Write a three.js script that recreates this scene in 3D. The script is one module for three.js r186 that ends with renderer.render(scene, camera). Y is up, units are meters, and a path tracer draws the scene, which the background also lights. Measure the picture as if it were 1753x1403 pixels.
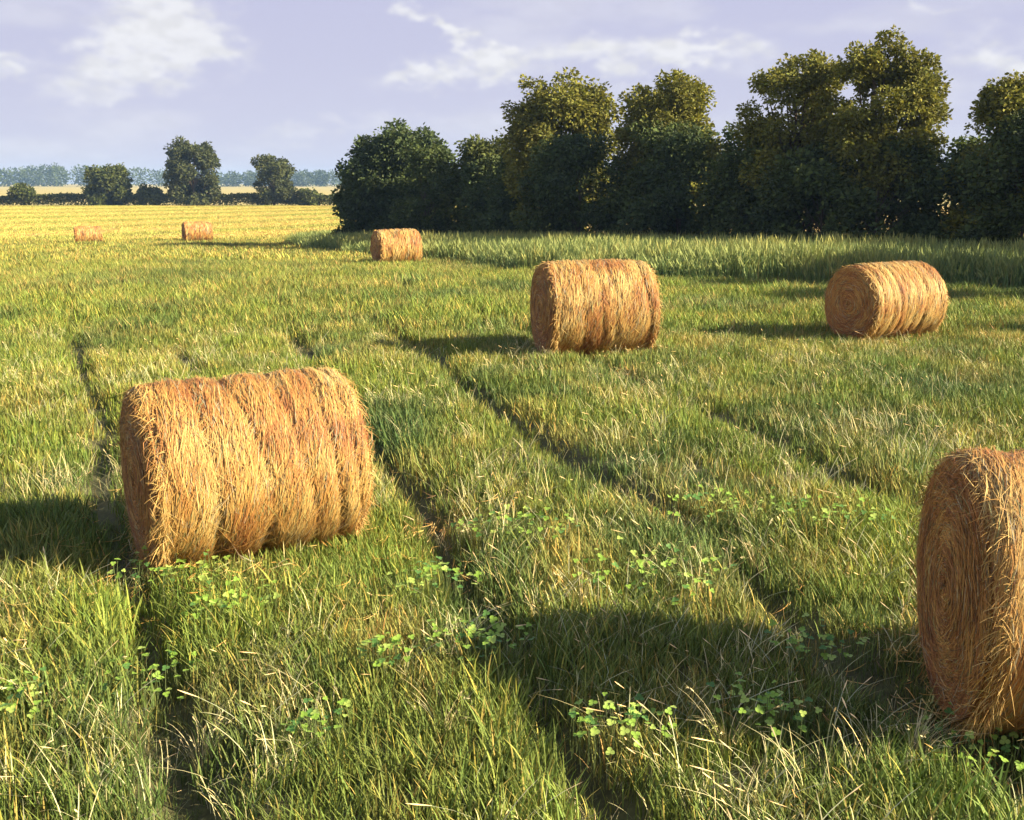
import * as THREE from 'three';

// ---------------------------------------------------------------- camera, sky, sun, exposure
const EYE = 2.75;
const scene = new THREE.Scene();
const camera = new THREE.PerspectiveCamera(40.54, 1024 / 820, 0.1, 6000);
camera.position.set(0, EYE, 0);
const PITCH = 11.6 * Math.PI / 180;
camera.lookAt(0, EYE - Math.sin(PITCH), -Math.cos(PITCH));
scene.add(camera);

const SUN_EL = 25 * Math.PI / 180, SUN_AZ = 14 * Math.PI / 180;   // from the right, a little behind the viewer
const sunDir = new THREE.Vector3(Math.cos(SUN_EL) * Math.cos(SUN_AZ), Math.sin(SUN_EL), Math.cos(SUN_EL) * Math.sin(SUN_AZ));
const sun = new THREE.DirectionalLight(new THREE.Color(1.0, 0.87, 0.65), 5.0);
sun.position.copy(sunDir).multiplyScalar(120).add(new THREE.Vector3(0, 0, -40));
sun.target.position.set(0, 0, -40);
sun.castShadow = true; sun.shadow.radius = 1.5;
sun.shadow.mapSize.set(4096, 4096);
Object.assign(sun.shadow.camera, { left: -80, right: 80, top: 80, bottom: -80, near: 1, far: 400 });
scene.add(sun, sun.target);

const renderer = new THREE.WebGLRenderer({ antialias: true });
renderer.toneMapping = THREE.LinearToneMapping;
renderer.toneMappingExposure = 3.1;
renderer.shadowMap.enabled = true;
renderer.setSize(1024, 820);

// ---------------------------------------------------------------- random numbers and noise
let seedState = 7;
function reseed(s) { seedState = (s * 2654435761) >>> 0; }
function rnd() { seedState = (seedState + 0x6D2B79F5) >>> 0; let t = seedState; t = Math.imul(t ^ (t >>> 15), t | 1); t ^= t + Math.imul(t ^ (t >>> 7), t | 61); return ((t ^ (t >>> 14)) >>> 0) / 4294967296; }
const rr = (a, b) => a + (b - a) * rnd();
const pick = (a) => a[Math.floor(rnd() * a.length)];
const gauss = () => (rnd() + rnd() + rnd() - 1.5) / 1.5;
const clamp = (x, a = 0, b = 1) => Math.min(b, Math.max(a, x));
const smooth = (a, b, x) => { const t = clamp((x - a) / (b - a)); return t * t * (3 - 2 * t); };
const mix = (a, b, t) => a + (b - a) * t;
function hash2(i, j) { let h = Math.imul(i, 374761393) + Math.imul(j, 668265263); h = Math.imul(h ^ (h >>> 13), 1274126177); return ((h ^ (h >>> 16)) >>> 0) / 4294967296; }
function noise2(x, y) {
  const i = Math.floor(x), j = Math.floor(y), fx = x - i, fy = y - j, u = fx * fx * (3 - 2 * fx), v = fy * fy * (3 - 2 * fy);
  return mix(mix(hash2(i, j), hash2(i + 1, j), u), mix(hash2(i, j + 1), hash2(i + 1, j + 1), u), v);
}
function fbm(x, y, o = 4) { let s = 0, a = 0.5, n = 0; for (let k = 0; k < o; k++) { s += a * noise2(x, y); n += a; a *= 0.5; x = x * 2.03 + 17.1; y = y * 2.03 + 9.7; } return s / n; }

// ---------------------------------------------------------------- the sky: lavender air with soft drifting clouds
{
  const W = 4096, H = 2048, data = new Float32Array(W * H * 4);
  // cloud banks: azimuth from straight ahead (degrees, right positive), height (degrees), half width, half height, tilt, strength
  const banks = [
    [-16.6, 8.0, 2.6, 1.5, 0.35, 1.0], [-17.6, 5.6, 3.6, 1.1, 0.22, 0.95], [-15.2, 6.4, 1.6, 1.5, -0.2, 0.7], [-19.5, 3.9, 3.5, 0.6, 0.1, 0.45],
    [-23.6, 5.4, 1.7, 0.55, -0.1, 0.75], [-3.7, 7.4, 1.9, 0.45, -0.55, 0.95], [-3.2, 5.2, 3.4, 0.6, 0.12, 0.9], [-1.4, 6.0, 1.2, 0.8, -0.4, 0.7],
    [4.2, 6.1, 3.4, 0.75, 0.03, 0.75], [9.4, 6.2, 2.6, 0.75, 0.05, 1.0], [23.2, 5.2, 2.2, 0.9, -0.35, 0.9], [19.5, 7.9, 1.8, 0.35, -0.1, 0.5], [25.5, 7.0, 2.6, 0.5, 0.1, 0.5],
    [-9, 2.6, 6, 0.5, 0.15, 0.4],
  ];
  const D = 180 / Math.PI;
  reseed(91);
  for (let k = 0; k < 120; k++) {          // the same kind of cloud all the way round and overhead
    const az = rr(-180, 180), el = 3 + 70 * rnd() * rnd();
    if (Math.abs(az) < 34 && el < 12) continue;
    const s = 1 + el / 14;
    banks.push([az, el, rr(1.6, 4.4) * s, rr(0.4, 1.3) * s, rr(-0.3, 0.3), rr(0.4, 1)]);
  }
  for (let j = 0; j < H; j++) {
    const el = ((j + 0.5) / H - 0.5) * 180;
    const near = banks.filter((b) => Math.abs(el - b[1]) < b[3] * 3.2 + b[2] * 0.9 + 1.5);
    for (let i = 0; i < W; i++) {
      let az = ((i + 0.5) / W - 0.5) * 360 + 90;          // direction (cos, sin) = (x, z); straight ahead is -z
      if (az > 180) az -= 360;
      const k = (j * W + i) * 4, e = Math.max(el, 0), t = 1 - Math.exp(-e / 7);
      let r = mix(0.227, 0.168, t), g = mix(0.229, 0.172, t), b = mix(0.268, 0.244, t);
      const z = smooth(9, 62, e); r = mix(r, 0.060, z); g = mix(g, 0.098, z); b = mix(b, 0.215, z);
      if (el > -1) {
        const wx = (fbm(az * 0.55 + 40, el * 1.1, 3) - 0.5) * 3.4 + (fbm(az * 2.2 + 40, el * 3.6, 3) - 0.5) * 1.0, wy = (fbm(az * 0.55 + 90, el * 1.1 + 7, 3) - 0.5) * 1.5 + (fbm(az * 2.0 + 9, el * 3.6 + 3, 3) - 0.5) * 0.8;
        let c = 0;
        for (const q of near) {
          let dx = az + wx - q[0]; if (dx > 180) dx -= 360; if (dx < -180) dx += 360;
          if (Math.abs(dx) > q[2] * 3) continue;
          const dy = el + wy - q[1] - dx * q[4];
          c += q[5] * Math.exp(-(dx * dx) / (q[2] * q[2]) - (dy * dy) / (q[3] * q[3]));
        }
        const s = Math.max(1, el / 14), n = fbm(az * 0.9 / s + 11, el * 2.0 / s + 3, 6), veil = fbm(az * 0.16 / s + 5, el * 0.7 / s + 1, 4);
        const cl = clamp(smooth(0.05, 1.0, c * (0.05 + 1.8 * n)) * 0.95 + smooth(0.42, 0.8, veil) * 0.35);
        const body = mix(0.255, 0.285, smooth(0.3, 0.7, fbm(az * 1.3 + 70, el * 2.6 + 5, 4))); r = mix(r, body, cl); g = mix(g, body * 1.003, cl); b = mix(b, body * 1.045, cl);
      }
      data[k] = r; data[k + 1] = g; data[k + 2] = b; data[k + 3] = 1;
    }
  }
  const sky = new THREE.DataTexture(data, W, H, THREE.RGBAFormat, THREE.FloatType);
  sky.mapping = THREE.EquirectangularReflectionMapping; sky.magFilter = THREE.LinearFilter; sky.minFilter = THREE.LinearFilter; sky.needsUpdate = true;
  scene.background = sky; scene.environment = sky;
  scene.backgroundIntensity = 1; scene.environmentIntensity = 1;
}

// ---------------------------------------------------------------- helpers
const taken = new Map();
function numbered(name) { const n = taken.get(name) ?? 0; taken.set(name, n + 1); return n ? `${name}_${String(n).padStart(3, '0')}` : name; }
function shade(o) { o.traverse((m) => { if (m.isMesh) { m.castShadow = true; m.receiveShadow = true; } }); return o; }
function tag(o, label, category, group, kind) { if (label) o.userData.label = label; if (category) o.userData.category = category; if (group) o.userData.group = group; if (kind) o.userData.kind = kind; return o; }
function base(name, x, y, z, turn = 0) { const g = new THREE.Group(); g.name = numbered(name); g.position.set(x, y, z); g.rotation.y = turn; scene.add(g); return g; }
function geo(pos, idx, col, uv) {
  const g = new THREE.BufferGeometry();
  g.setAttribute('position', new THREE.Float32BufferAttribute(pos, 3));
  if (col) g.setAttribute('color', new THREE.Float32BufferAttribute(col, 3));
  if (uv) g.setAttribute('uv', new THREE.Float32BufferAttribute(uv, 2));
  g.setIndex(idx); g.computeVertexNormals();
  return g;
}
class Strips {                                    // a bag of thin ribbons with one colour each
  constructor() { this.p = []; this.i = []; this.c = []; }
  ribbon(points, widths, side, color) {
    const s = this.p.length / 3, n = points.length;
    for (let k = 0; k < n; k++) {
      const [x, y, z] = points[k], w = widths[k] / 2, sd = Array.isArray(side[0]) ? side[k] : side;
      this.p.push(x - sd[0] * w, y - sd[1] * w, z - sd[2] * w, x + sd[0] * w, y + sd[1] * w, z + sd[2] * w);
      this.c.push(...color, ...color);
      if (k) { const a = s + 2 * k - 2; this.i.push(a, a + 1, a + 2, a + 1, a + 3, a + 2); }
    }
  }
  leaf(x, y, z, d, s, len, wid, color, fold = 0.18) {          // a folded diamond from its stalk end
    const q = this.p.length / 3, n = [d[1] * s[2] - d[2] * s[1], d[2] * s[0] - d[0] * s[2], d[0] * s[1] - d[1] * s[0]];
    const mx = x + d[0] * len * 0.45, my = y + d[1] * len * 0.45, mz = z + d[2] * len * 0.45, w = wid / 2, f = wid * fold;
    this.p.push(x, y, z, mx + s[0] * w + n[0] * f, my + s[1] * w + n[1] * f, mz + s[2] * w + n[2] * f, x + d[0] * len, y + d[1] * len, z + d[2] * len, mx - s[0] * w + n[0] * f, my - s[1] * w + n[1] * f, mz - s[2] * w + n[2] * f);
    for (let k = 0; k < 4; k++) this.c.push(...color);
    this.i.push(q, q + 1, q + 2, q, q + 2, q + 3);
  }
  mesh(name, material) { const m = new THREE.Mesh(geo(this.p, this.i, this.c), material); m.name = name; return m; }
  geometry() { return geo(this.p, this.i, this.c); }
}
function unit(v) { const l = Math.hypot(...v) || 1; return [v[0] / l, v[1] / l, v[2] / l]; }
function cross(a, b) { return [a[1] * b[2] - a[2] * b[1], a[2] * b[0] - a[0] * b[2], a[0] * b[1] - a[1] * b[0]]; }
function randDir() { const u = rr(-1, 1), a = rr(0, 6.2832), s = Math.sqrt(1 - u * u); return [s * Math.cos(a), u, s * Math.sin(a)]; }
function tint(c, v, h = 0) { return [c[0] * v * (1 + h), c[1] * v, c[2] * v * (1 - h)]; }

// ---------------------------------------------------------------- the lie of the land (d = metres ahead of the viewer, z = -d)
const RUTS = [{ x0: 0.38, d0: 4.94, s: -0.286 }, { x0: 2.28, d0: 4.94, s: -0.286 }, { x0: -2.06, d0: 5.93, s: -0.414 }, { x0: -0.3, d0: 5.93, s: -0.414, from: 13 }, { x0: 4.4, d0: 6.2, s: -0.30, from: 7 }];
function rutDepth(x, d) {
  let m = 0;
  for (const r of RUTS) {
    if (d > 46 || (r.from && d < r.from)) continue;
    const wob = (noise2(d * 0.35 + r.x0 * 7, r.x0) - 0.5) * 0.35;
    const off = (x - (r.x0 + r.s * (d - r.d0)) - wob) / Math.hypot(1, r.s);
    const gap = smooth(0.12, 0.42, noise2(d * 0.55 + 31 * r.x0, 4.4 + r.x0));     // the wheels pressed harder in places
    m = Math.max(m, Math.exp(-(off * off) / (0.17 * 0.17)) * gap);
  }
  return m * (1 - smooth(26, 46, d));
}
function land(x, d) { return -1.9 * smooth(18, 95, d) + (d < 120 ? (fbm(x * 0.18 + 3, d * 0.18 + 8, 3) - 0.5) * 0.16 * smooth(2, 10, d) : 0); }
function ground(x, d) { return land(x, d) - 0.14 * rutDepth(x, d); }

// the tree row: its foot line runs from far left to near right and goes on outside the frame
const ROW = [[-12.5, 80], [-4, 68], [5, 56], [12, 47.5], [18.5, 40], [27, 31], [32, 22], [34, 12]];
function rowX(d) { for (let k = 1; k < ROW.length; k++) { const [x0, d0] = ROW[k - 1], [x1, d1] = ROW[k]; if (d <= d0 && d >= d1) return mix(x1, x0, (d - d1) / (d0 - d1)); } return d > 80 ? -12.5 - (d - 80) * 0.7 : 34; }
// front edge of the unmown strip before the trees
const EDGE = [[-11, 64], [-3, 47], [1.5, 37.5], [5, 33.5], [9, 31], [14, 29], [22, 25], [29, 18], [31, 8]];
function edgeX(d) { for (let k = 1; k < EDGE.length; k++) { const [x0, d0] = EDGE[k - 1], [x1, d1] = EDGE[k]; if (d <= d0 && d >= d1) return mix(x1, x0, (d - d1) / (d0 - d1)); } return d > 64 ? -11 - (d - 64) * 0.3 : 31; }
const isStubble = (x, d) => smooth(-2, 2, d - (88 + (x + 30) * 0.12));

// bales: position, size, turn of the axis (declared early: the grass keeps clear of them)
const BALES = [
  { x: -2.01, d: 8.08, R: 0.67, L: 1.53, turn: 29, n: 32000, w: 0.0044, label: 'large golden round hay bale standing in front on the left', cx: 'front' },
  { x: 3.06, d: 5.36, R: 0.715, L: 1.58, turn: -6, n: 36000, w: 0.0042, label: 'nearest hay bale, cut off by the right edge of the picture' },
  { x: 1.32, d: 17.9, R: 0.76, L: 1.74, turn: 14, n: 12500, w: 0.0080, label: 'round hay bale in the middle of the field, long shadow to its left' },
  { x: 6.62, d: 19.7, R: 0.69, L: 1.64, turn: 26, n: 12000, w: 0.0080, label: 'round hay bale on the right turned to show its broad brown end' },
  { x: -4.5, d: 43.6, R: 0.72, L: 1.66, turn: 24, n: 3000, w: 0.022, label: 'small hay bale at the left end of the unmown strip below the dark trees' },
  { x: -24.1, d: 86, R: 0.82, L: 2.05, turn: 26, n: 1600, w: 0.040, label: 'tiny far hay bale, right one of the two at the yellow field' },
  { x: -30.95, d: 82, R: 0.7, L: 1.85, turn: 22, n: 1600, w: 0.040, label: 'tiny far hay bale nearest the left edge of the picture' },
];
function insideBale(x, d, grow = 0) {
  for (const b of BALES) {
    const t = b.turn * Math.PI / 180, dx = x - b.x, dz = -(d - b.d);
    const u = dx * Math.cos(t) - dz * Math.sin(t), v = dx * Math.sin(t) + dz * Math.cos(t);
    if (Math.abs(u) < b.L / 2 - 0.04 + grow && Math.abs(v) < b.R * 0.42 + grow) return true;
  }
  return false;
}

// ---------------------------------------------------------------- textures (matter only: grain, soil, straw litter)
function canvasTexture(n, paint, srgb = true) {
  const d = new Uint8Array(n * n * 4);
  for (let j = 0; j < n; j++) for (let i = 0; i < n; i++) { const c = paint(i / n, j / n); const k = (j * n + i) * 4; d[k] = c[0] * 255; d[k + 1] = c[1] * 255; d[k + 2] = c[2] * 255; d[k + 3] = 255; }
  const t = new THREE.DataTexture(d, n, n, THREE.RGBAFormat); t.magFilter = THREE.LinearFilter; t.minFilter = THREE.LinearMipmapLinearFilter; t.generateMipmaps = true;
  t.wrapS = t.wrapT = THREE.RepeatWrapping; if (srgb) t.colorSpace = THREE.SRGBColorSpace; t.needsUpdate = true; return t;
}
const soilTex = canvasTexture(512, (u, v) => {
  const x = u * 24, y = v * 24, n = fbm(x, y, 5), f = noise2(x * 9, y * 9), q = 0.84 + 0.3 * (n - 0.5) + 0.25 * (f - 0.5);
  return [clamp(q + 0.05), clamp(q), clamp(q - 0.06)];
});
const M = {
  ground: new THREE.MeshStandardMaterial({ color: 0xffffff, vertexColors: true, map: soilTex, roughness: 1 }),
  grass: new THREE.MeshPhysicalMaterial({ color: 0xffffff, vertexColors: true, roughness: 0.75, specularIntensity: 0.35, side: THREE.DoubleSide, transmission: 0.3, thickness: 0 }),
  dry: new THREE.MeshStandardMaterial({ color: 0xffffff, vertexColors: true, roughness: 0.8, side: THREE.DoubleSide }),
  leaf: new THREE.MeshPhysicalMaterial({ color: 0xffffff, vertexColors: true, roughness: 0.8, specularIntensity: 0.25, side: THREE.DoubleSide, transmission: 0.38, thickness: 0 }),
  clover: new THREE.MeshPhysicalMaterial({ color: new THREE.Color().setRGB(0.27, 0.43, 0.055), roughness: 0.6, specularIntensity: 0.4, side: THREE.DoubleSide, transmission: 0.35, thickness: 0 }),
  cloverPale: new THREE.MeshPhysicalMaterial({ color: new THREE.Color().setRGB(0.42, 0.54, 0.11), roughness: 0.6, specularIntensity: 0.4, side: THREE.DoubleSide, transmission: 0.35, thickness: 0 }),
  cloverDeep: new THREE.MeshPhysicalMaterial({ color: new THREE.Color().setRGB(0.11, 0.24, 0.05), roughness: 0.6, specularIntensity: 0.4, side: THREE.DoubleSide, transmission: 0.35, thickness: 0 }),
  stem: new THREE.MeshStandardMaterial({ color: new THREE.Color().setRGB(0.16, 0.2, 0.06), roughness: 0.8, side: THREE.DoubleSide }),
  bark: new THREE.MeshStandardMaterial({ color: new THREE.Color().setRGB(0.09, 0.07, 0.05), roughness: 0.95, map: soilTex }),
  hay: new THREE.MeshStandardMaterial({ color: 0xffffff, vertexColors: true, roughness: 0.72, side: THREE.DoubleSide }),
};

// ---------------------------------------------------------------- the ground, one sheet to the horizon
{
  const rows = []; let d = -14; while (d < 3200) { rows.push(d); d += d < 3 ? 1 : d < 16 ? 0.1 : d < 100 ? mix(0.1, 1.0, (d - 16) / 84) : (d - 80) * 0.05; }
  const C = 280, p = [], c = [], uv = [], idx = [];
  for (const dd of rows) for (let k = 0; k <= C; k++) {
    const s = k / C * 2 - 1, x = Math.sign(s) * Math.pow(Math.abs(s), 1.7) * (34 + Math.max(dd, 0) * 1.3), st = isStubble(x, dd);
    p.push(x, ground(x, dd), -dd); uv.push(x / 3, dd / 3);
    const far = dd > 232 ? 1 : 0, n = fbm(x * 0.5, dd * 0.5, 3), lane = 0.5 + 0.5 * Math.sin((x * 0.88 - dd * 0.40 + 0.004 * x * x) * 0.55);
    let col = [mix(0.075, 0.12, n), mix(0.085, 0.125, n), mix(0.03, 0.04, n)];
    const gold = [mix(0.50, 0.42, lane), mix(0.36, 0.34, lane), mix(0.085, 0.08, lane)].map((v) => v * mix(0.85, 1.15, n));
    col = col.map((v, i) => mix(v, gold[i], st));
    if (far) col = tint([0.50, 0.46, 0.15], mix(0.85, 1.15, fbm(x * 0.02, dd * 0.05, 3)));
    c.push(...col);
  }
  const R = C + 1;
  for (let j = 0; j < rows.length - 1; j++) for (let k = 0; k < C; k++) { const a = j * R + k; idx.push(a, a + 1, a + R, a + 1, a + R + 1, a + R); }
  const m = new THREE.Mesh(geo(p, idx, c, uv), M.ground); m.name = 'ground'; m.receiveShadow = true;
  tag(m, 'rolling hayfield ground falling away to yellow fields', 'ground', null, 'structure'); scene.add(m);
}

// ---------------------------------------------------------------- hay bales
const HAY = [[0.68, 0.490, 0.175], [0.62, 0.405, 0.115], [0.55, 0.300, 0.068], [0.46, 0.200, 0.044], [0.33, 0.115, 0.028], [0.17, 0.064, 0.021]];
const strawTint = (c) => { const q = rnd(); return q < 0.04 ? [0.28, 0.27, 0.09] : q < 0.09 ? [0.42, 0.34, 0.19] : q < 0.16 ? [0.13, 0.075, 0.03] : c; };   // a few green, greyed and dark stems in the hay
function hayColor(t) { const f = clamp(t, 0, 0.999) * (HAY.length - 1), k = Math.floor(f), q = f - k; return [0, 1, 2].map((i) => mix(HAY[k][i], HAY[k + 1][i], q)); }
function makeBale(b, index) {
  reseed(400 + index);
  const g = base('hay_bale', b.x, land(b.x, b.d) + 0.0, -b.d, b.turn * Math.PI / 180);
  tag(g, b.label, 'hay bale', 'round hay bales left lying in the field');
  const R = b.R, L = b.L, cy = R * 0.975, NB = 6 + (index % 2), ph = index * 3.7;
  // radius of the roll: soft rings where the hay was wound on, rounded shoulders, a few dents
  const ring = (x, a) => { const u = (x / L + 0.5) * NB + 0.3 * Math.sin(a + ph) + 1.5 * (noise2(x * 2.6 + ph, 3.3) - 0.5) + 0.6 * (noise2(Math.cos(a) * 1.3 + ph, Math.sin(a) * 1.3 + x * 2) - 0.5), f = u - Math.floor(u), deep = (0.4 + 0.6 * hash2(Math.floor(u + 0.5) + 40, index)) * (0.35 + 1.1 * noise2(Math.cos(a) * 1.6 + 9 * index, Math.sin(a) * 1.6 + x * 3)); return 1 - deep * (1 - Math.pow(Math.abs(Math.sin(Math.PI * f)), 0.4)); };
  const radius = (x, a) => {
    const e = Math.abs(x) / (L / 2), sh = e > 0.86 ? 1 - Math.sqrt(Math.max(0, 1 - Math.pow((e - 0.86) / 0.15, 2))) : 0;
    return R * (1 - 0.10 * sh - 0.022 * e * e) + 0.06 * (ring(x, a) - 0.85) + 0.05 * (fbm(x * 2.2 + ph, a * 1.1, 3) - 0.5) * (a > 6.0 ? (6.2832 - a) / 0.2832 : a < 0.28 ? a / 0.28 : 1);
  };
  const sag = (y) => (y < -R * 0.86 ? mix(y, -R * 0.93, 0.5) : y);
  const at = (x, a, off = 0) => { const r = radius(x, a) + off; return [x, cy + sag(r * Math.sin(a)), r * Math.cos(a)]; };
  // the wound body
  const NX = 72, NA = 128, p = [], c = [], idx = [];
  for (let i = 0; i <= NX; i++) for (let j = 0; j <= NA; j++) {
    const x = (i / NX - 0.5) * L, a = j / NA * Math.PI * 2, q = at(x, a % (Math.PI * 2), -0.012); p.push(...q);
    c.push(...tint(hayColor(clamp(0.72 + 0.5 * (fbm(x * 6, a * 5, 3) - 0.5))), 0.8));
  }
  for (let i = 0; i < NX; i++) for (let j = 0; j < NA; j++) { const s = i * (NA + 1) + j; idx.push(s, s + 1, s + NA + 1, s + 1, s + NA + 2, s + NA + 1); }
  const body = new THREE.Mesh(geo(p, idx, c), M.hay); body.name = 'rolled_body'; g.add(body);
  // the two ends: a shallow spiral of wound layers
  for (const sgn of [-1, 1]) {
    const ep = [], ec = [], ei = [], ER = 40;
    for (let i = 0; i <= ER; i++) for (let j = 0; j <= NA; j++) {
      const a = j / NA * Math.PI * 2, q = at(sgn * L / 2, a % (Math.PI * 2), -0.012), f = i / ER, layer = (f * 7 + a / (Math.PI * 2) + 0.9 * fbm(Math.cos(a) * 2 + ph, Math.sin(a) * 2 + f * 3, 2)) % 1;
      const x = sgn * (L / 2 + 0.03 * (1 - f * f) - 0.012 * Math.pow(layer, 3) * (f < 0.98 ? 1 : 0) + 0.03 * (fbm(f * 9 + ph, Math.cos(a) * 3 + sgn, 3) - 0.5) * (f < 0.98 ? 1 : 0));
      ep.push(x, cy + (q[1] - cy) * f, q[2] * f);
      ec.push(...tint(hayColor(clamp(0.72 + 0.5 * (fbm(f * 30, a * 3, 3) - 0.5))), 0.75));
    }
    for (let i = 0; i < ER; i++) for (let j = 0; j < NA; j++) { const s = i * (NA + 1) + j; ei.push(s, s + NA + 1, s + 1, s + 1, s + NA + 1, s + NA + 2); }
    const end = new THREE.Mesh(geo(ep, ei, ec), M.hay); end.name = 'end_face'; tag(end, 'brown round end with hay wound in a spiral, shade painted into its colour'); g.add(end);
    // loose hay lying round the end in the winding direction
    const st = new Strips(), n = Math.round(b.n * (sgn < 0 ? 0.28 : 0.1));
    for (let k = 0; k < n; k++) {
      const f = Math.sqrt(rnd()) * 0.985, a0 = rr(0, 6.2832), len = rr(0.12, 0.42) * (b.w > 0.015 ? 1.4 : 1), seg = 3, pts = [], wd = [], sides = [], tilt = gauss() * 1.1;
      for (let s = 0; s <= seg; s++) {
        const u = s / seg - 0.5, a = a0 + u * len / Math.max(0.14, f * R), ff = Math.min(1.0, f + tilt * u * len / R), rad = radius(sgn * L / 2, ((a % 6.2832) + 6.2832) % 6.2832) * ff;
        pts.push([sgn * (L / 2 + 0.03 * (1 - f * f) + rr(-0.004, 0.014)), cy + sag(rad * Math.sin(a)), rad * Math.cos(a)]);
        wd.push(b.w * (s === 0 || s === seg ? 0.35 : 1)); sides.push(unit([rr(-0.5, 0.5), Math.sin(a), Math.cos(a)]));
      }
      st.ribbon(pts, wd, sides, tint(strawTint(hayColor(clamp(0.66 + 0.8 * (fbm(f * 14 + ph, a0 * 2, 2) - 0.5) + gauss() * 0.36))), rr(0.7, 1.12)));  // browner mix than on the roll: shade painted into the ends
    }
    const loose = st.mesh('loose_hay', M.hay); loose.userData.kind = 'stuff'; end.add(loose);
  }
  // hay wound round the roll
  const st = new Strips();
  for (let k = 0; k < b.n; k++) {
    const x0 = rr(-0.5, 0.5) * L * 0.985, a0 = rr(0, 6.2832), len = rr(0.06, 0.32) * (b.w > 0.015 ? 1.5 : 1), seg = 3, pts = [], wd = [], sides = [];
    const slant = 0.12 + gauss() * 0.5 + (rnd() < 0.22 ? gauss() * 2.2 : 0), lift = rnd() < 0.12 ? rr(0.01, 0.035) : rr(-0.004, 0.010), bend = gauss() * 0.5;
    const col = strawTint(hayColor(clamp(0.43 + 1.0 * (fbm(x0 * 5 + ph, a0 * 2.2 + ph, 3) - 0.5) + gauss() * 0.36)));
    for (let s = 0; s <= seg; s++) {
      const u = s / seg - 0.5, x = clamp(x0 + (slant * u + bend * u * u) * len, -L / 2 - 0.05, L / 2 + 0.05), a = (((a0 + u * len * 1.0 / R) % 6.2832) + 6.2832) % 6.2832;
      pts.push(at(clamp(x, -L / 2, L / 2), a, 0.002 + (s / seg) * lift)); pts[s][0] = x;
      wd.push(b.w * (s === 0 || s === seg ? 0.3 : 1)); sides.push(unit([1, rr(-0.3, 0.3), rr(-0.3, 0.3)]));
    }
    st.ribbon(pts, wd, sides, tint(col, rr(0.7, 1.12)));
  }
  // ragged rim and stray stalks standing off the roll
  const rim = Math.round(b.n * 0.09);
  for (let k = 0; k < rim; k++) {
    const sgn = rnd() < 0.6 ? -1 : 1, a = rr(0, 6.2832), q = at(sgn * L * rr(0.44, 0.499), a, 0), out = [0, Math.sin(a), Math.cos(a)], tan = [0, Math.cos(a), -Math.sin(a)];
    const l = 0.03 + 0.13 * rnd() * rnd(), dir = unit([sgn * rr(-0.3, 0.9), out[1] * rr(-0.1, 0.5) + tan[1] * gauss() - 0.25, out[2] * rr(-0.1, 0.5) + tan[2] * gauss()]);
    const pts = [], wd = [];
    for (let s = 0; s <= 3; s++) { const u = s / 3; pts.push([q[0] + dir[0] * l * u, q[1] + dir[1] * l * u - 0.05 * u * u * l / 0.15, q[2] + dir[2] * l * u]); wd.push(b.w * (1 - 0.7 * u)); }
    st.ribbon(pts, wd, unit(cross(dir, randDir())), tint(hayColor(clamp(0.3 + gauss() * 0.35)), rr(0.7, 1.1)));
  }
  const wound = st.mesh('loose_hay', M.hay); wound.userData.kind = 'stuff'; body.add(wound);
  shade(g);
}
BALES.forEach(makeBale);

// ---------------------------------------------------------------- trees and bushes
function limb(p, i, from, to, r0, r1, bendy = 0.1) {
  const n = 6, m = 5, s = p.length / 3, dir = unit([to[0] - from[0], to[1] - from[1], to[2] - from[2]]), a = unit(cross(dir, Math.abs(dir[1]) > 0.9 ? [1, 0, 0] : [0, 1, 0])), b = cross(dir, a);
  const bx = gauss() * bendy, bz = gauss() * bendy;
  for (let k = 0; k <= m; k++) {
    const t = k / m, r = mix(r0, r1, t), w = Math.sin(t * Math.PI), L = Math.hypot(to[0] - from[0], to[1] - from[1], to[2] - from[2]);
    for (let j = 0; j < n; j++) { const q = j / n * 6.2832, ca = Math.cos(q) * r, sa = Math.sin(q) * r; for (let x = 0; x < 3; x++) p.push(mix(from[x], to[x], t) + a[x] * (ca + w * bx * L) + b[x] * (sa + w * bz * L)); }
  }
  for (let k = 0; k < m; k++) for (let j = 0; j < n; j++) { const q = s + k * n + j, e = s + k * n + (j + 1) % n; i.push(q, e, q + n, e, e + n, q + n); }
}
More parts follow.
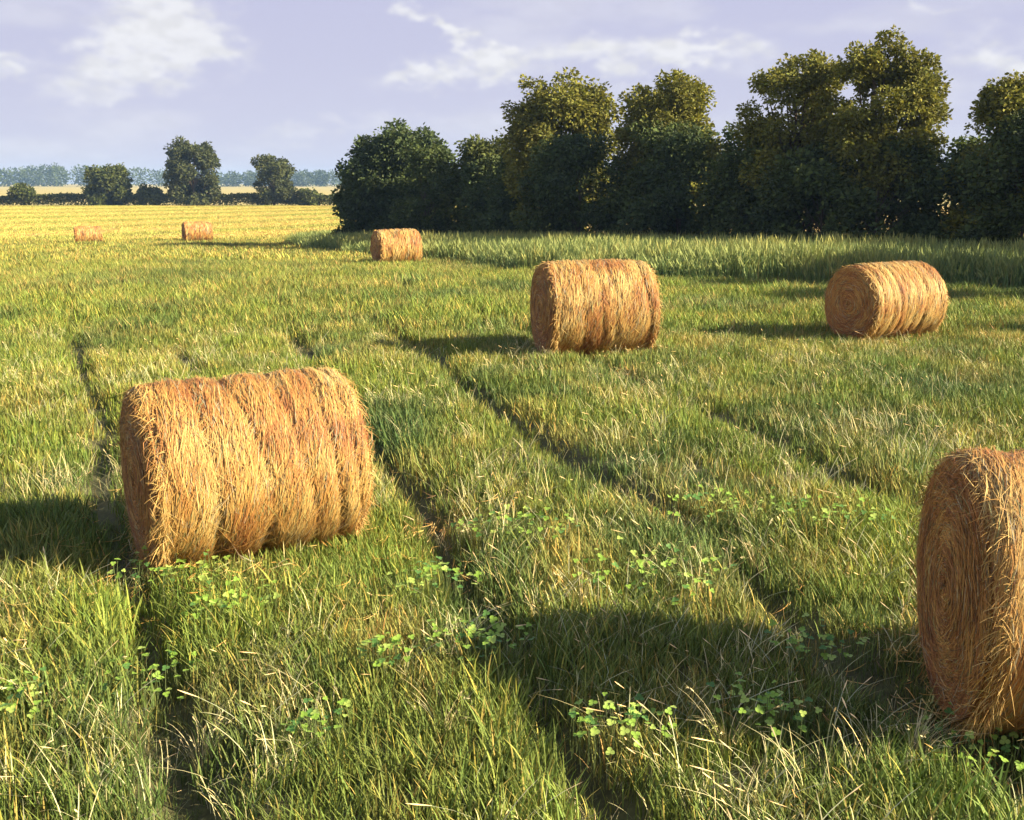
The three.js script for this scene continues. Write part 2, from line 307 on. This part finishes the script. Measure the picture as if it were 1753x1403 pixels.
function makeTree(o) {
  reseed(o.seed);
  const g = base(o.name ?? 'leafy_tree', o.x, land(o.x, o.d) - 0.05, -o.d);
  tag(g, o.label, o.category ?? 'tree', o.group);
  const lobes = [], cb = o.crownBase ?? 0.15, n = o.lobes ?? 34, asp = o.depth ?? 0.8;
  for (const t of o.tops ?? []) lobes.push([t[0], t[1], t[3] ?? 0, t[2]]);           // crown tips that give the outline: x, height, radius, z
  for (let k = 0; k < n; k++) {
    const h = mix(cb, 0.93, Math.pow(rnd(), 0.9)), prof = Math.pow(Math.sin(Math.PI * clamp(mix(0.25, 0.95, (h - cb) / (1 - cb)))), 0.55);
    const a = rr(0, 6.2832), q = Math.sqrt(rr(0.3, 1)), r = o.w * rr(0.11, 0.19);
    lobes.push([Math.cos(a) * q * prof * (o.w / 2 - r * 0.7), h * o.h - r * 0.3, Math.sin(a) * q * prof * (o.w / 2 - r * 0.7) * asp, r]);
  }
  // trunk and limbs reaching the crown's clumps
  const lp = [], li = [], tr = o.trunk ?? o.h * 0.022, top = [gauss() * 0.2, o.h * 0.62, 0];
  limb(lp, li, [0, -0.2, 0], top, tr, tr * 0.4, 0.04);
  for (const [x, y, z, r] of lobes) { const f = clamp(y / o.h - 0.28, 0.08, 0.9); limb(lp, li, [top[0] * f, top[1] * f / 0.62 * 0.75, 0], [x * 0.92, y, z * 0.92], tr * 0.34, tr * 0.07, 0.09); }
  const trunk = new THREE.Mesh(geo(lp, li, null, new Array(lp.length / 3 * 2).fill(0).map((_, k) => (k % 2 ? lp[(k >> 1) * 3 + 1] : lp[(k >> 1) * 3]) * 0.8)), M.bark); trunk.name = 'trunk'; g.add(trunk);
  // leaves in clumps
  const st = new Strips(), ls = o.leaf ?? 0.2, dens = o.dens ?? 1;
  for (const [lx, ly, lz, r] of lobes) {
    const cnt = Math.round(dens * 15 * r * r / (ls * ls * 0.30)), lobeTone = rr(0.82, 1.2), sub = [];
    for (let s = 0; s < 9; s++) { const q = randDir(), e = r * rr(0.5, 1.05); sub.push([lx + q[0] * e, ly + q[1] * e * 0.8, lz + q[2] * e, r * rr(0.25, 0.5)]); }
    for (let k = 0; k < cnt; k++) {
      let x, y, z;
      const q = randDir();
      if (rnd() < 0.6) { const s = pick(sub), e = s[3] * Math.pow(rnd(), 0.45); x = s[0] + q[0] * e; y = s[1] + q[1] * e; z = s[2] + q[2] * e; } else { const e = r * Math.pow(rnd(), 0.4); x = lx + q[0] * e; y = ly + q[1] * e * 0.85; z = lz + q[2] * e; }
      if (y < 0.05) continue;
      const d = unit([q[0] + rr(-0.9, 0.9), q[1] * 0.6 + rr(-0.9, 0.5), q[2] + rr(-0.9, 0.9)]), sd = unit(cross(d, randDir())), l = ls * rr(0.65, 1.3);
      st.leaf(x, y, z, d, sd, l, l * 0.58, tint(o.color ?? [0.075, 0.105, 0.03], lobeTone * rr(0.6, 1.4), gauss() * 0.18));
    }
  }
  const crown = st.mesh('crown', M.leaf); g.add(crown);
  return shade(g);
}
const G1 = [0.100, 0.120, 0.026], G2 = [0.205, 0.200, 0.031], G3 = [0.078, 0.108, 0.034], G4 = [0.088, 0.115, 0.028];  // G2 is yellower: sun on the crowns put into the leaf colour
const ROWG = 'trees of the dark row behind the unmown strip';
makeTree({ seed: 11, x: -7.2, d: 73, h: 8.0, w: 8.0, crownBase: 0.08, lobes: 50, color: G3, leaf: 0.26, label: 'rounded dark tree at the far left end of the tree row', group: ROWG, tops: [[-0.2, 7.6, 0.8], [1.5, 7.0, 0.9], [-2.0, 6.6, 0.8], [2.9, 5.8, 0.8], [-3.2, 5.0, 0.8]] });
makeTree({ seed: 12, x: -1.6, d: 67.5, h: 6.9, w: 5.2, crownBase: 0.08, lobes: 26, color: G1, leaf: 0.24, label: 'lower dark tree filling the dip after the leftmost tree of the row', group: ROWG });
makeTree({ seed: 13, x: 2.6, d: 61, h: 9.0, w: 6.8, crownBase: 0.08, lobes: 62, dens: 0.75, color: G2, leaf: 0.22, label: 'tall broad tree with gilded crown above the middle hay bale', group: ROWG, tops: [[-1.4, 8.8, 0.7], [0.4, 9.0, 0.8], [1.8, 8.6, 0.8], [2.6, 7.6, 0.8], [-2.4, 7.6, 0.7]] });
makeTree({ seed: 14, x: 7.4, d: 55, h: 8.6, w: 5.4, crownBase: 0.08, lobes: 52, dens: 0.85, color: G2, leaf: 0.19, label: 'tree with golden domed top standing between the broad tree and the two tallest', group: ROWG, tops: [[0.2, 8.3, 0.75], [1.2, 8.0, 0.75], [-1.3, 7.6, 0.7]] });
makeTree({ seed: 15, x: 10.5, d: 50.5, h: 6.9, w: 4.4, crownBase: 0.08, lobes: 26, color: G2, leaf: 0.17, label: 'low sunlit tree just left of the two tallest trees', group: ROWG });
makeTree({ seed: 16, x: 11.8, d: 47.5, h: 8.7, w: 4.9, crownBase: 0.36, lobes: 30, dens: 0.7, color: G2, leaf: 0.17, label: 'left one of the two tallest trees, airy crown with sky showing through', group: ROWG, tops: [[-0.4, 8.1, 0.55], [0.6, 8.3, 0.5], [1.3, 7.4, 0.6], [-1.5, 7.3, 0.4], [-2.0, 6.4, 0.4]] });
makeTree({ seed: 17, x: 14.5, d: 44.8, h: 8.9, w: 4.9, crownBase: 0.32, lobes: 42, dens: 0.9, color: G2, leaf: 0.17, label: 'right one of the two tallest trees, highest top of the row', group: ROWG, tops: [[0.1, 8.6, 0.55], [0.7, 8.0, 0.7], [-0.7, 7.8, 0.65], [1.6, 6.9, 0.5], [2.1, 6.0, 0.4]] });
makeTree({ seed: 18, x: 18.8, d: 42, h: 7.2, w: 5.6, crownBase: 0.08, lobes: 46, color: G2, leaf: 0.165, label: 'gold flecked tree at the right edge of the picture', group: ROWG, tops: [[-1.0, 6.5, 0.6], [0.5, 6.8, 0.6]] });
// undergrowth along the foot of the row
const FOOT = ['below the leftmost rounded tree of the row', 'below the dip after the leftmost tree of the row', 'at the left foot of the broad gilded tree', 'behind the middle hay bale below the broad gilded tree', 'below the tree with the golden domed top', 'below the low sunlit tree left of the tallest', 'below the two tallest trees', 'behind the right hay bale by the right picture edge'];
reseed(77);
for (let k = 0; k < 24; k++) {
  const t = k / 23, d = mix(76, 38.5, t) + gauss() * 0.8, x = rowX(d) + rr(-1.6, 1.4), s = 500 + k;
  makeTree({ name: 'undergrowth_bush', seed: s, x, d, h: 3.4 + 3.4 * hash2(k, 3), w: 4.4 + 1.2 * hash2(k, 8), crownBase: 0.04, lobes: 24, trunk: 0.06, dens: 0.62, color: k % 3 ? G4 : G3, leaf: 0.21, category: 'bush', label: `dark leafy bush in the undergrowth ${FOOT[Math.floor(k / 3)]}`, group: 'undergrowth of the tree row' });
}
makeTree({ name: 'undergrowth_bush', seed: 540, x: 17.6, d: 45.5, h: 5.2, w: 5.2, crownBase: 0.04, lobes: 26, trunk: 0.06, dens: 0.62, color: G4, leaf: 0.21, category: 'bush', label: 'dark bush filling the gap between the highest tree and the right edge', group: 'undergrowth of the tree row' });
// the row goes on beyond the right edge and throws its shade into the picture
for (const [k, x, d, h, w] of [[0, 23, 38, 7.5, 6], [1, 27, 33, 9.0, 6.5], [2, 24, 28, 8.6, 6], [3, 24.5, 22.5, 8.6, 5.4], [4, 25, 16.8, 8.4, 3.4]])
  makeTree({ seed: 60 + k, x, d, h, w, crownBase: 0.12, lobes: 34, dens: 0.7, color: G2, leaf: 0.36, label: 'leafy tree of the row beyond the right edge of the picture', group: 'trees of the row outside the picture' });

// far hedge with its trees
const FG = [0.085, 0.098, 0.030], FD = 229;
makeTree({ seed: 31, x: -64.3, d: FD, h: 13.6, w: 12, crownBase: 0.10, lobes: 40, color: FG, leaf: 0.62, trunk: 0.35, label: 'tallest lone tree of the far hedge, rounded with gaps of sky', group: 'far hedge trees' });
makeTree({ seed: 32, x: -48.2, d: FD, h: 10.6, w: 9.6, crownBase: 0.10, lobes: 30, color: FG, leaf: 0.6, trunk: 0.3, label: 'square topped far hedge tree next to the dark tree row', group: 'far hedge trees' });
makeTree({ seed: 33, x: -82, d: FD, h: 8.0, w: 11, crownBase: 0.05, lobes: 32, color: G1, leaf: 0.6, trunk: 0.25, label: 'broad low far hedge tree left of the tallest lone tree', group: 'far hedge trees', tops: [[0.6, 7.3, 0.9]] });
makeTree({ name: 'hedge_bush', seed: 34, x: -99.5, d: FD, h: 4.6, w: 5.6, crownBase: 0.05, lobes: 18, color: G1, leaf: 0.55, trunk: 0.12, category: 'bush', label: 'round bush in the far hedge near the left edge' });
makeTree({ name: 'hedge_bush', seed: 35, x: -73.4, d: FD, h: 4.0, w: 6.4, crownBase: 0.05, lobes: 18, color: G1, leaf: 0.55, trunk: 0.12, category: 'bush', label: 'hedge bush between the broad low tree and the tallest lone tree' });
makeTree({ name: 'hedge_bush', seed: 36, x: -41.5, d: FD, h: 3.2, w: 6.0, crownBase: 0.05, lobes: 18, color: G1, leaf: 0.55, trunk: 0.12, category: 'bush', label: 'hedge bush right of the square topped far tree' });
{
  reseed(39);
  const g = base('hedgerow', -72, land(-72, FD), -FD);
  tag(g, 'low dark hedgerow between the yellow field and the pale far field', 'hedge');
  const st = new Strips(), lp = [], li = [];
  for (let x = -62; x < 62; x += 0.35) {
    const h = 1.3 + 1.5 * fbm(x * 0.12, 3, 3), z0 = gauss() * 0.5;
    if (rnd() < 0.2) limb(lp, li, [x, -0.1, z0], [x + gauss() * 0.4, h * 0.8, z0], 0.07, 0.02);
    for (let k = 0; k < 90; k++) { const q = randDir(), d = unit([q[0], q[1] * 0.5 - 0.1, q[2]]); st.leaf(x + gauss() * 0.6, h * Math.sqrt(rnd()), z0 + gauss() * 0.9, d, unit(cross(d, randDir())), rr(0.3, 0.6), rr(0.2, 0.34), tint(G1, rr(0.7, 1.4), gauss() * 0.15)); }
  }
  const stem = new THREE.Mesh(geo(lp, li, null, new Array(lp.length / 3 * 2).fill(0).map((_, k) => lp[(k >> 1) * 3 + (k % 2)])), M.bark); stem.name = 'stems'; stem.userData.kind = 'stuff'; g.add(st.mesh('foliage', M.leaf), stem); shade(g);
}
// the wood on the skyline
{
  reseed(44);
  const st = new Strips();
  for (let k = 0; k < 330; k++) {
    const x = rr(-780, 320), z = -(1190 + rr(0, 90)), h = (12 + 12 * fbm(x * 0.010 + 2, 5, 3)) * rr(0.88, 1.08), w = rr(12, 21), y0 = land(x, -z), tone = rr(0.8, 1.2);
    for (let q = 0; q < 150; q++) {
      const v = randDir(), e = Math.pow(rnd(), 0.35), d = unit([v[0] + rr(-0.7, 0.7), v[1] * 0.6, v[2] + rr(-0.7, 0.7)]);
      const y = y0 + h * 0.5 + v[1] * e * h * 0.5;
      st.leaf(x + v[0] * e * w / 2, y, z + v[2] * e * w / 2, d, unit(cross(d, randDir())), rr(1.8, 3.4), rr(1.2, 2.1), tint(G4, tone * rr(0.75, 1.25)));
    }
  }
  const m = st.mesh('distant_wood', M.leaf); tag(m, 'hazy blue green wood along the skyline', 'wood', null, 'stuff'); scene.add(shade(m));
}

// ---------------------------------------------------------------- grass
function tuft(seed, { blades, radius, h0, h1, width, seg, lean = 0.5, dryShare = 0.12, heads = 0 }) {
  reseed(seed);
  const st = new Strips();
  for (let k = 0; k < blades; k++) {
    const a = rr(0, 6.2832), q = radius * Math.sqrt(rnd()), x = Math.cos(a) * q, z = Math.sin(a) * q, h = rr(h0, h1), dir = rr(0, 6.2832), ln = lean * h * rr(0.1, 1.2), f = dir + 1.57 + gauss() * 0.6;
    const pts = [], wd = [], curl = rr(0.2, 1.1);
    for (let s = 0; s <= seg; s++) { const u = s / seg; pts.push([x + Math.cos(dir) * ln * Math.pow(u, 1.8), h * (u - 0.28 * curl * lean * u * u * u), z + Math.sin(dir) * ln * Math.pow(u, 1.8)]); wd.push(width * rr(0.8, 1.2) * (s === seg ? 0.12 : 1 - 0.55 * u * u)); }
    const v = rr(0.72, 1.25), c = rnd() < dryShare ? [rr(1.7, 2.4), rr(1.25, 1.6), rr(1.2, 1.9)] : [v * (1 + gauss() * 0.22), v, v * (1 + gauss() * 0.25)];
    st.ribbon(pts, wd, [Math.cos(f), 0, Math.sin(f)], c);
    if (heads && rnd() < heads) { const t = pts[seg], b = pts[seg - 1]; st.ribbon([b, [mix(b[0], t[0], 0.6), mix(b[1], t[1], 0.6), mix(b[2], t[2], 0.6)], t], [width * 0.8, width * 1.8, width * 0.3], [Math.cos(f + 1), 0, Math.sin(f + 1)], [2.0, 1.5, 1.4]); }
  }
  return st.geometry();
}
const PAL = { green: [0.110, 0.195, 0.030], deep: [0.045, 0.105, 0.030], lime: [0.225, 0.300, 0.040], straw: [0.44, 0.385, 0.105], olive: [0.175, 0.190, 0.040], blue: [0.055, 0.145, 0.062], gold: [0.49, 0.385, 0.075] };
function blend(list) { let s = 0, o = [0, 0, 0]; for (const [c, w] of list) { if (w <= 0) continue; s += w; for (let i = 0; i < 3; i++) o[i] += c[i] * w; } return o.map((v) => v / s); }
function meadowColor(x, d) {
  const a = fbm(x * 0.55 + 7, d * 0.4 + 2, 3), b = fbm(x * 0.9 + 50, d * 0.55 + 30, 3), c = fbm(x * 0.16 + 21, d * 0.10 + 77, 2), patch = fbm(x * 2.3 + 9, d * 1.6 + 4, 2);
  const left = smooth(4, -9, x + d * 0.02), farY = smooth(22, 60, d);
  return blend([[PAL.green, 1.0], [PAL.deep, 3.6 * smooth(0.48, 0.72, a)], [PAL.lime, 0.4 + 3.4 * smooth(0.44, 0.68, b) + left * 0.5], [PAL.straw, 0.2 + 2.1 * smooth(0.48, 0.75, patch) * (0.8 + 0.9 * c) + 0.6 * farY + left * 0.9 * smooth(16, 40, d)], [PAL.olive, 0.5 + 0.7 * c], [PAL.blue, 1.3 * smooth(0.52, 0.8, fbm(x * 0.7 + 90, d * 0.5, 2))]]);
}
function scatter(name, label, variants, spots, material) {
  variants.forEach((gm, v) => {
    const mine = spots.filter((_, k) => k % variants.length === v);
    if (!mine.length) return;
    const im = new THREE.InstancedMesh(gm, material, mine.length), m4 = new THREE.Matrix4(), q = new THREE.Quaternion(), e = new THREE.Euler(), col = new THREE.Color();
    im.name = numbered(name);
    mine.forEach((s, k) => { e.set(s.tx ?? 0, s.r, s.tz ?? 0); q.setFromEuler(e); m4.compose(new THREE.Vector3(s.x, s.y, -s.d), q, new THREE.Vector3(s.sx ?? s.s, s.s, s.sx ?? s.s)); im.setMatrixAt(k, m4); im.setColorAt(k, col.setRGB(...s.c)); });
    tag(im, label, 'grass', label, 'stuff'); im.castShadow = im.receiveShadow = true; scene.add(im);
  });
}
function meadow(seed, d0, d1, perM2, scale, xmin = -1e9, xmax = 1e9) {
  reseed(seed);
  const spots = [], area = 0.53 * (d1 * d1 - d0 * d0) + 3.4 * (d1 - d0), n = Math.round(area * perM2);
  for (let k = 0; k < n; k++) {
    const d = Math.sqrt(mix(d0 * d0, d1 * d1, rnd())), x = rr(-1, 1) * (0.53 * d + 1.7);
    if (x < xmin || x > xmax || insideBale(x, d) || (d < 80 && x > rowX(d) + 1)) continue;
    if (isStubble(x, d) > rnd()) continue;
    const rut = rutDepth(x, d), keep = 1 - 0.5 * rut;
    if (rnd() > keep) continue;
    const hN = fbm(x * 1.1 + 3, d * 0.8 + 6, 3), s = scale * mix(0.45, 1.55, hN) * rr(0.75, 1.3) * (1 - 0.62 * rut);
    const c = meadowColor(x, d);
    const v = rr(0.7, 1.35);
    spots.push({ x, d, y: ground(x, d) - 0.01, r: rr(0, 6.28), tx: gauss() * 0.18, tz: gauss() * 0.18, s, sx: s * rr(0.85, 1.3), c: [c[0] * v * (1 + gauss() * 0.1), c[1] * v, c[2] * v] });
  }
  return spots;
}
const T = (s, o, n = 5) => Array.from({ length: n }, (_, k) => tuft(s + k * 13, o));
scatter('meadow_grass', 'green regrown hayfield grass in the foreground', T(1000, { blades: 20, radius: 0.11, h0: 0.06, h1: 0.21, width: 0.0066, seg: 4, lean: 0.55, dryShare: 0.16 }, 7), meadow(1, 3.6, 9, 205, 1.0), M.grass);
scatter('meadow_grass', 'green hayfield grass round the middle of the field', T(2000, { blades: 18, radius: 0.14, h0: 0.07, h1: 0.21, width: 0.009, seg: 3, lean: 0.5, dryShare: 0.15 }, 6), meadow(2, 9, 20, 115, 1.0), M.grass);
scatter('meadow_grass', 'green hayfield grass in the farther field', T(3000, { blades: 18, radius: 0.24, h0: 0.10, h1: 0.26, width: 0.016, seg: 2, lean: 0.5 }, 5), meadow(3, 20, 45, 48, 1.05), M.grass);
scatter('meadow_grass', 'yellow green hayfield grass in the distance', T(4000, { blades: 18, radius: 0.42, h0: 0.10, h1: 0.27, width: 0.034, seg: 2, lean: 0.5 }, 4), meadow(4, 45, 104, 13, 1.15), M.grass);
// stubble of the yellow field, in curving mown lanes
{
  reseed(5);
  const spots = [];
  while (spots.length < 42000) {
    const d = Math.sqrt(mix(84 * 84, 226 * 226, rnd())), x = -0.53 * d - 2 + rnd() * (0.53 * d + 8);
    if (rnd() > isStubble(x, d) || insideBale(x, d)) continue;
    const lane = 0.5 + 0.5 * Math.sin((x * 0.88 - d * 0.40 + 0.004 * x * x) * 0.55), n = fbm(x * 0.2, d * 0.15, 3), v = rr(0.8, 1.2);
    const c = blend([[PAL.gold, 1.6], [PAL.lime, Math.pow(lane, 3) * 4 * smooth(0.3, 0.6, n)], [PAL.olive, Math.pow(lane, 3) * 2.2], [PAL.straw, 0.6]]);
    spots.push({ x, d, y: ground(x, d) - 0.01, r: rr(0, 6.28), s: rr(0.8, 1.3) * mix(0.7, 1.5, lane), sx: rr(1, 1.6), c: c.map((q) => q * v) });
  }
  scatter('stubble', 'golden stubble of the far mown field', T(5000, { blades: 16, radius: 0.6, h0: 0.05, h1: 0.13, width: 0.06, seg: 1, lean: 0.5, dryShare: 0 }, 3), spots, M.dry);
}
// the unmown strip of tall grass before the trees
{
  reseed(6);
  const spots = [];
  while (spots.length < 19000) {
    const d = rr(9, 86), x = rr(-16, 34), e = edgeX(d), r = rowX(d);
    const ragged = e + (fbm(d * 0.5, 4, 4) - 0.5) * 4.5 + Math.abs(gauss()) * 0.9;
    if (x < ragged || x > r + 1.5 || insideBale(x, d, 0.3)) continue;
    if (d < 28 && x > 0.53 * d + 4) continue;
    if (Math.hypot(x + 4.5, d - 43.6) < 1.7 && d < 44.2) continue;
    const front = smooth(0, 2.5, x - ragged), n = fbm(x * 0.5, d * 0.5, 3);
    const c = blend([[[0.10, 0.20, 0.085], 1.6], [PAL.green, 0.5], [PAL.straw, 0.35 + 0.7 * smooth(0.5, 0.8, n)], [PAL.lime, 0.4 * n]]), v = rr(0.85, 1.3);
    spots.push({ x, d, y: ground(x, d) - 0.02, r: rr(0, 6.28), tx: gauss() * 0.12, tz: gauss() * 0.12, s: rr(0.65, 1.15) * mix(0.85, 1.1, front) * mix(0.8, 1.2, n), sx: rr(0.9, 1.3), c: c.map((q) => q * v) });
  }
  scatter('tall_grass', 'tall blue green unmown grass along the foot of the trees', T(6000, { blades: 16, radius: 0.3, h0: 0.5, h1: 1.1, width: 0.020, seg: 3, lean: 0.28, dryShare: 0.14, heads: 0.5 }, 5), spots, M.grass);
}
// pale dead stems among the near grass
{
  reseed(8);
  const spots = [];
  while (spots.length < 5400) {
    const d = Math.sqrt(mix(15, 400, Math.pow(rnd(), 1.5))), x = rr(-1, 1) * (0.53 * d + 1.5);
    if (insideBale(x, d, 0.05) || fbm(x * 1.5 + 60, d * 1.2 + 11, 3) < rr(0.38, 0.62)) continue;
    const c = tint([0.56, 0.51, 0.24], rr(0.65, 1.15), gauss() * 0.1);
    spots.push({ x, d, y: ground(x, d), r: rr(0, 6.28), tx: gauss() * 0.25, tz: gauss() * 0.25, s: rr(0.6, 1.2) * (1 - 0.5 * rutDepth(x, d)), c });
  }
  scatter('dead_grass_stems', 'pale dry grass stems scattered among the green', T(8000, { blades: 5, radius: 0.07, h0: 0.12, h1: 0.29, width: 0.005, seg: 6, lean: 1.0, dryShare: 0, heads: 0.25 }, 6), spots, M.dry);
}

// hay dropped on the grass round the near bales
{
  reseed(9);
  const spots = [];
  while (spots.length < 1500) {
    const b = BALES[Math.floor(rnd() * 4)], a = rr(0, 6.28), q = 0.6 + 2.2 * rnd() * rnd(), x = b.x + Math.cos(a) * q, d = b.d + Math.sin(a) * q;
    if (insideBale(x, d, 0.02)) continue;
    spots.push({ x, d, y: ground(x, d) + rr(0.03, 0.13), r: rr(0, 6.28), tx: 1.5 + gauss() * 0.5, tz: gauss() * 0.6, s: rr(0.5, 1.2), c: strawTint(hayColor(rr(0, 0.5))) });
  }
  scatter('hay_litter', 'loose hay dropped on the grass round the bales', T(9000, { blades: 4, radius: 0.06, h0: 0.1, h1: 0.26, width: 0.0045, seg: 4, lean: 0.7, dryShare: 0 }, 4), spots, M.dry);
}

// ---------------------------------------------------------------- single plants of the foreground
const dryTuftSpots = [
  [-1.55, 5.05, 'big arching tuft of pale dry grass at the bottom left'], [0.45, 6.75, 'yellow dry grass tuft in the middle foreground above the long shadow'], [1.05, 5.0, 'pale dry grass tuft at the bottom right of centre'],
  [1.95, 4.95, 'arching dry grass tuft at the foot of the nearest bale'], [-0.25, 8.05, 'straw coloured tuft to the right of the big front bale'], [1.75, 7.6, 'pale feathery tuft left of the nearest bale'],
  [2.6, 9.6, 'light green seeding tuft above the nearest bale'], [-2.45, 5.35, 'dry grass tuft at the left edge of the foreground'], [-0.35, 5.15, 'curling dry tuft at the bottom edge left of centre'],
];
dryTuftSpots.forEach(([x, d, label], k) => {
  reseed(900 + k);
  const g = base('dry_grass_tuft', x, ground(x, d), -d), st = new Strips(), sh = new Strips();
  tag(g, label, 'grass tuft', 'dry grass tufts of the foreground');
  const lean0 = rr(0, 6.28);
  for (let b = 0; b < 34; b++) {
    const a = rnd() < 0.5 ? lean0 + gauss() * 1.2 : rr(0, 6.28), l = rr(0.16, 0.40), bendy = rr(0.5, 1.25), q = rr(0, 0.07), bx = Math.cos(a) * q, bz = Math.sin(a) * q, pts = [], wd = [];
    for (let s = 0; s <= 7; s++) { const u = s / 7, th = u * bendy * 1.25; pts.push([bx + Math.cos(a) * l * 0.8 * (1 - Math.cos(th)) / bendy, l * Math.sin(th) / (bendy * 1.25), bz + Math.sin(a) * l * 0.8 * (1 - Math.cos(th)) / bendy]); wd.push(0.0055 * (1 - 0.75 * u)); }
    const c = tint(rnd() < 0.75 ? [0.60, 0.50, 0.24] : [0.30, 0.30, 0.08], rr(0.7, 1.15), gauss() * 0.1);
    st.ribbon(pts, wd, unit([-Math.sin(a), rr(-0.2, 0.2), Math.cos(a)]), c);
    if (b % 4 === 0) { const [p0, p1] = [pts[6], pts[7]], dr = unit([p1[0] - p0[0], p1[1] - p0[1], p1[2] - p0[2]]); for (let s = 0; s < 7; s++) { const e = unit([dr[0] + rr(-0.6, 0.6), dr[1] + rr(-0.6, 0.6), dr[2] + rr(-0.6, 0.6)]); sh.leaf(p1[0] - dr[0] * 0.008 * s, p1[1] - dr[1] * 0.008 * s, p1[2] - dr[2] * 0.008 * s, e, unit(cross(e, randDir())), 0.022, 0.007, tint(c, 1.05)); } }
  }
  g.add(st.mesh('blades', M.dry), sh.mesh('seed_heads', M.dry)); g.children.forEach((m) => { m.userData.kind = 'stuff'; }); shade(g);
});
// clover and vetch clumps: each leaf of three leaflets on its own stalk
function trefoil() {
  const p = [], i = [];
  for (let k = 0; k < 3; k++) {
    const a = k * 2.0944 + 0.3, s = p.length / 3; p.push(0, 0, 0);
    for (let j = 0; j <= 8; j++) { const t = (j / 8 - 0.5) * 2, w = 0.62 * Math.sqrt(Math.max(0, 1 - t * t)) * Math.sign(1), r = 0.55 + 0.45 * Math.cos(t * 1.45), q = a + t * 0.95; p.push(Math.cos(q) * r * 0.5, 0.05 * Math.abs(t) + 0.06 * r + w * 0, Math.sin(q) * r * 0.5); if (j) i.push(s, s + j + 1, s + j); }
  }
  return geo(p, i);
}
const TREFOIL = trefoil();
const stalkGeo = (() => { const s = new Strips(); s.ribbon([[0, 0, 0], [0.04, 0.55, 0], [0, 1, 0]], [0.012, 0.012, 0.010], [0, 0, 1], [1, 1, 1]); s.ribbon([[0, 0, 0], [0.04, 0.55, 0], [0, 1, 0]], [0.012, 0.012, 0.010], [1, 0, 0], [1, 1, 1]); return s.geometry(); })();
const cloverSpots = [
  [-2.35, 7.25, 16, 0.34, 'clover clump in the edge of the big front bale\'s shadow'], [-1.75, 6.55, 15, 0.26, 'clover clump below the big front bale'], [-2.05, 5.75, 14, 0.3, 'clover clump right of the left wheel track'], [-2.62, 5.25, 14, 0.24, 'clover clump near the lower left corner'],
  [0.05, 8.1, 20, 0.42, 'wide bright clover patch right of the big front bale'], [0.95, 7.1, 22, 0.5, 'long bright clover patch in the middle foreground'], [1.75, 8.6, 16, 0.5, 'pale clover patch farther back between the wheel tracks'], [-0.2, 6.0, 18, 0.27, 'clover clump beside the wheel track above the long shadow'],
  [-0.72, 5.85, 9, 0.16, 'small clover sprig left of the clump by the wheel track'], [1.78, 6.02, 11, 0.26, 'small bright clover clump left of the nearest bale'], [0.55, 5.0, 12, 0.24, 'clover clump at the bottom edge by the wheel track'], [1.25, 5.12, 12, 0.26, 'clover clump at the bottom edge right of centre'],
  [2.35, 4.95, 16, 0.3, 'clover clump in the lower right corner'], [-0.95, 5.0, 7, 0.14, 'tiny clover sprig at the bottom edge left of centre'], [-0.5, 7.0, 12, 0.26, 'clover clump in front of the big bale\'s right end'], [2.55, 8.3, 16, 0.36, 'green clover patch just left of the nearest bale\'s top'],
];
cloverSpots.forEach(([x, d, n, rad, label], k) => {
  reseed(1200 + k);
  const g = base('clover_clump', x, ground(x, d), -d);
  tag(g, label, 'clover', 'clover clumps of the foreground');
  for (let j = 0; j < n * 4.6; j++) {
    const a = rr(0, 6.28), q = rad * Math.pow(rnd(), 0.7), h = rr(0.13, 0.27), s = rr(0.030, 0.056), px = Math.cos(a) * q * 1.2, pz = Math.sin(a) * q;
    const stalk = new THREE.Mesh(stalkGeo, M.stem); stalk.name = 'stalk'; stalk.position.set(px, 0, pz); stalk.scale.set(0.35, h, 0.35); stalk.rotation.y = rr(0, 6.28); g.add(stalk);
    const leaf = new THREE.Mesh(TREFOIL, rnd() < 0.5 ? M.clover : rnd() < 0.6 ? M.cloverPale : M.cloverDeep); leaf.name = 'leaf'; leaf.position.set(px, h, pz); leaf.scale.setScalar(s); leaf.rotation.set(rr(-0.3, 0.7), rr(0, 6.28), rr(-0.55, 0.15)); g.add(leaf);
  }
  shade(g);
});

scene.fog = new THREE.FogExp2(new THREE.Color(0.32, 0.54, 0.86), 0.00020);
renderer.render(scene, camera);
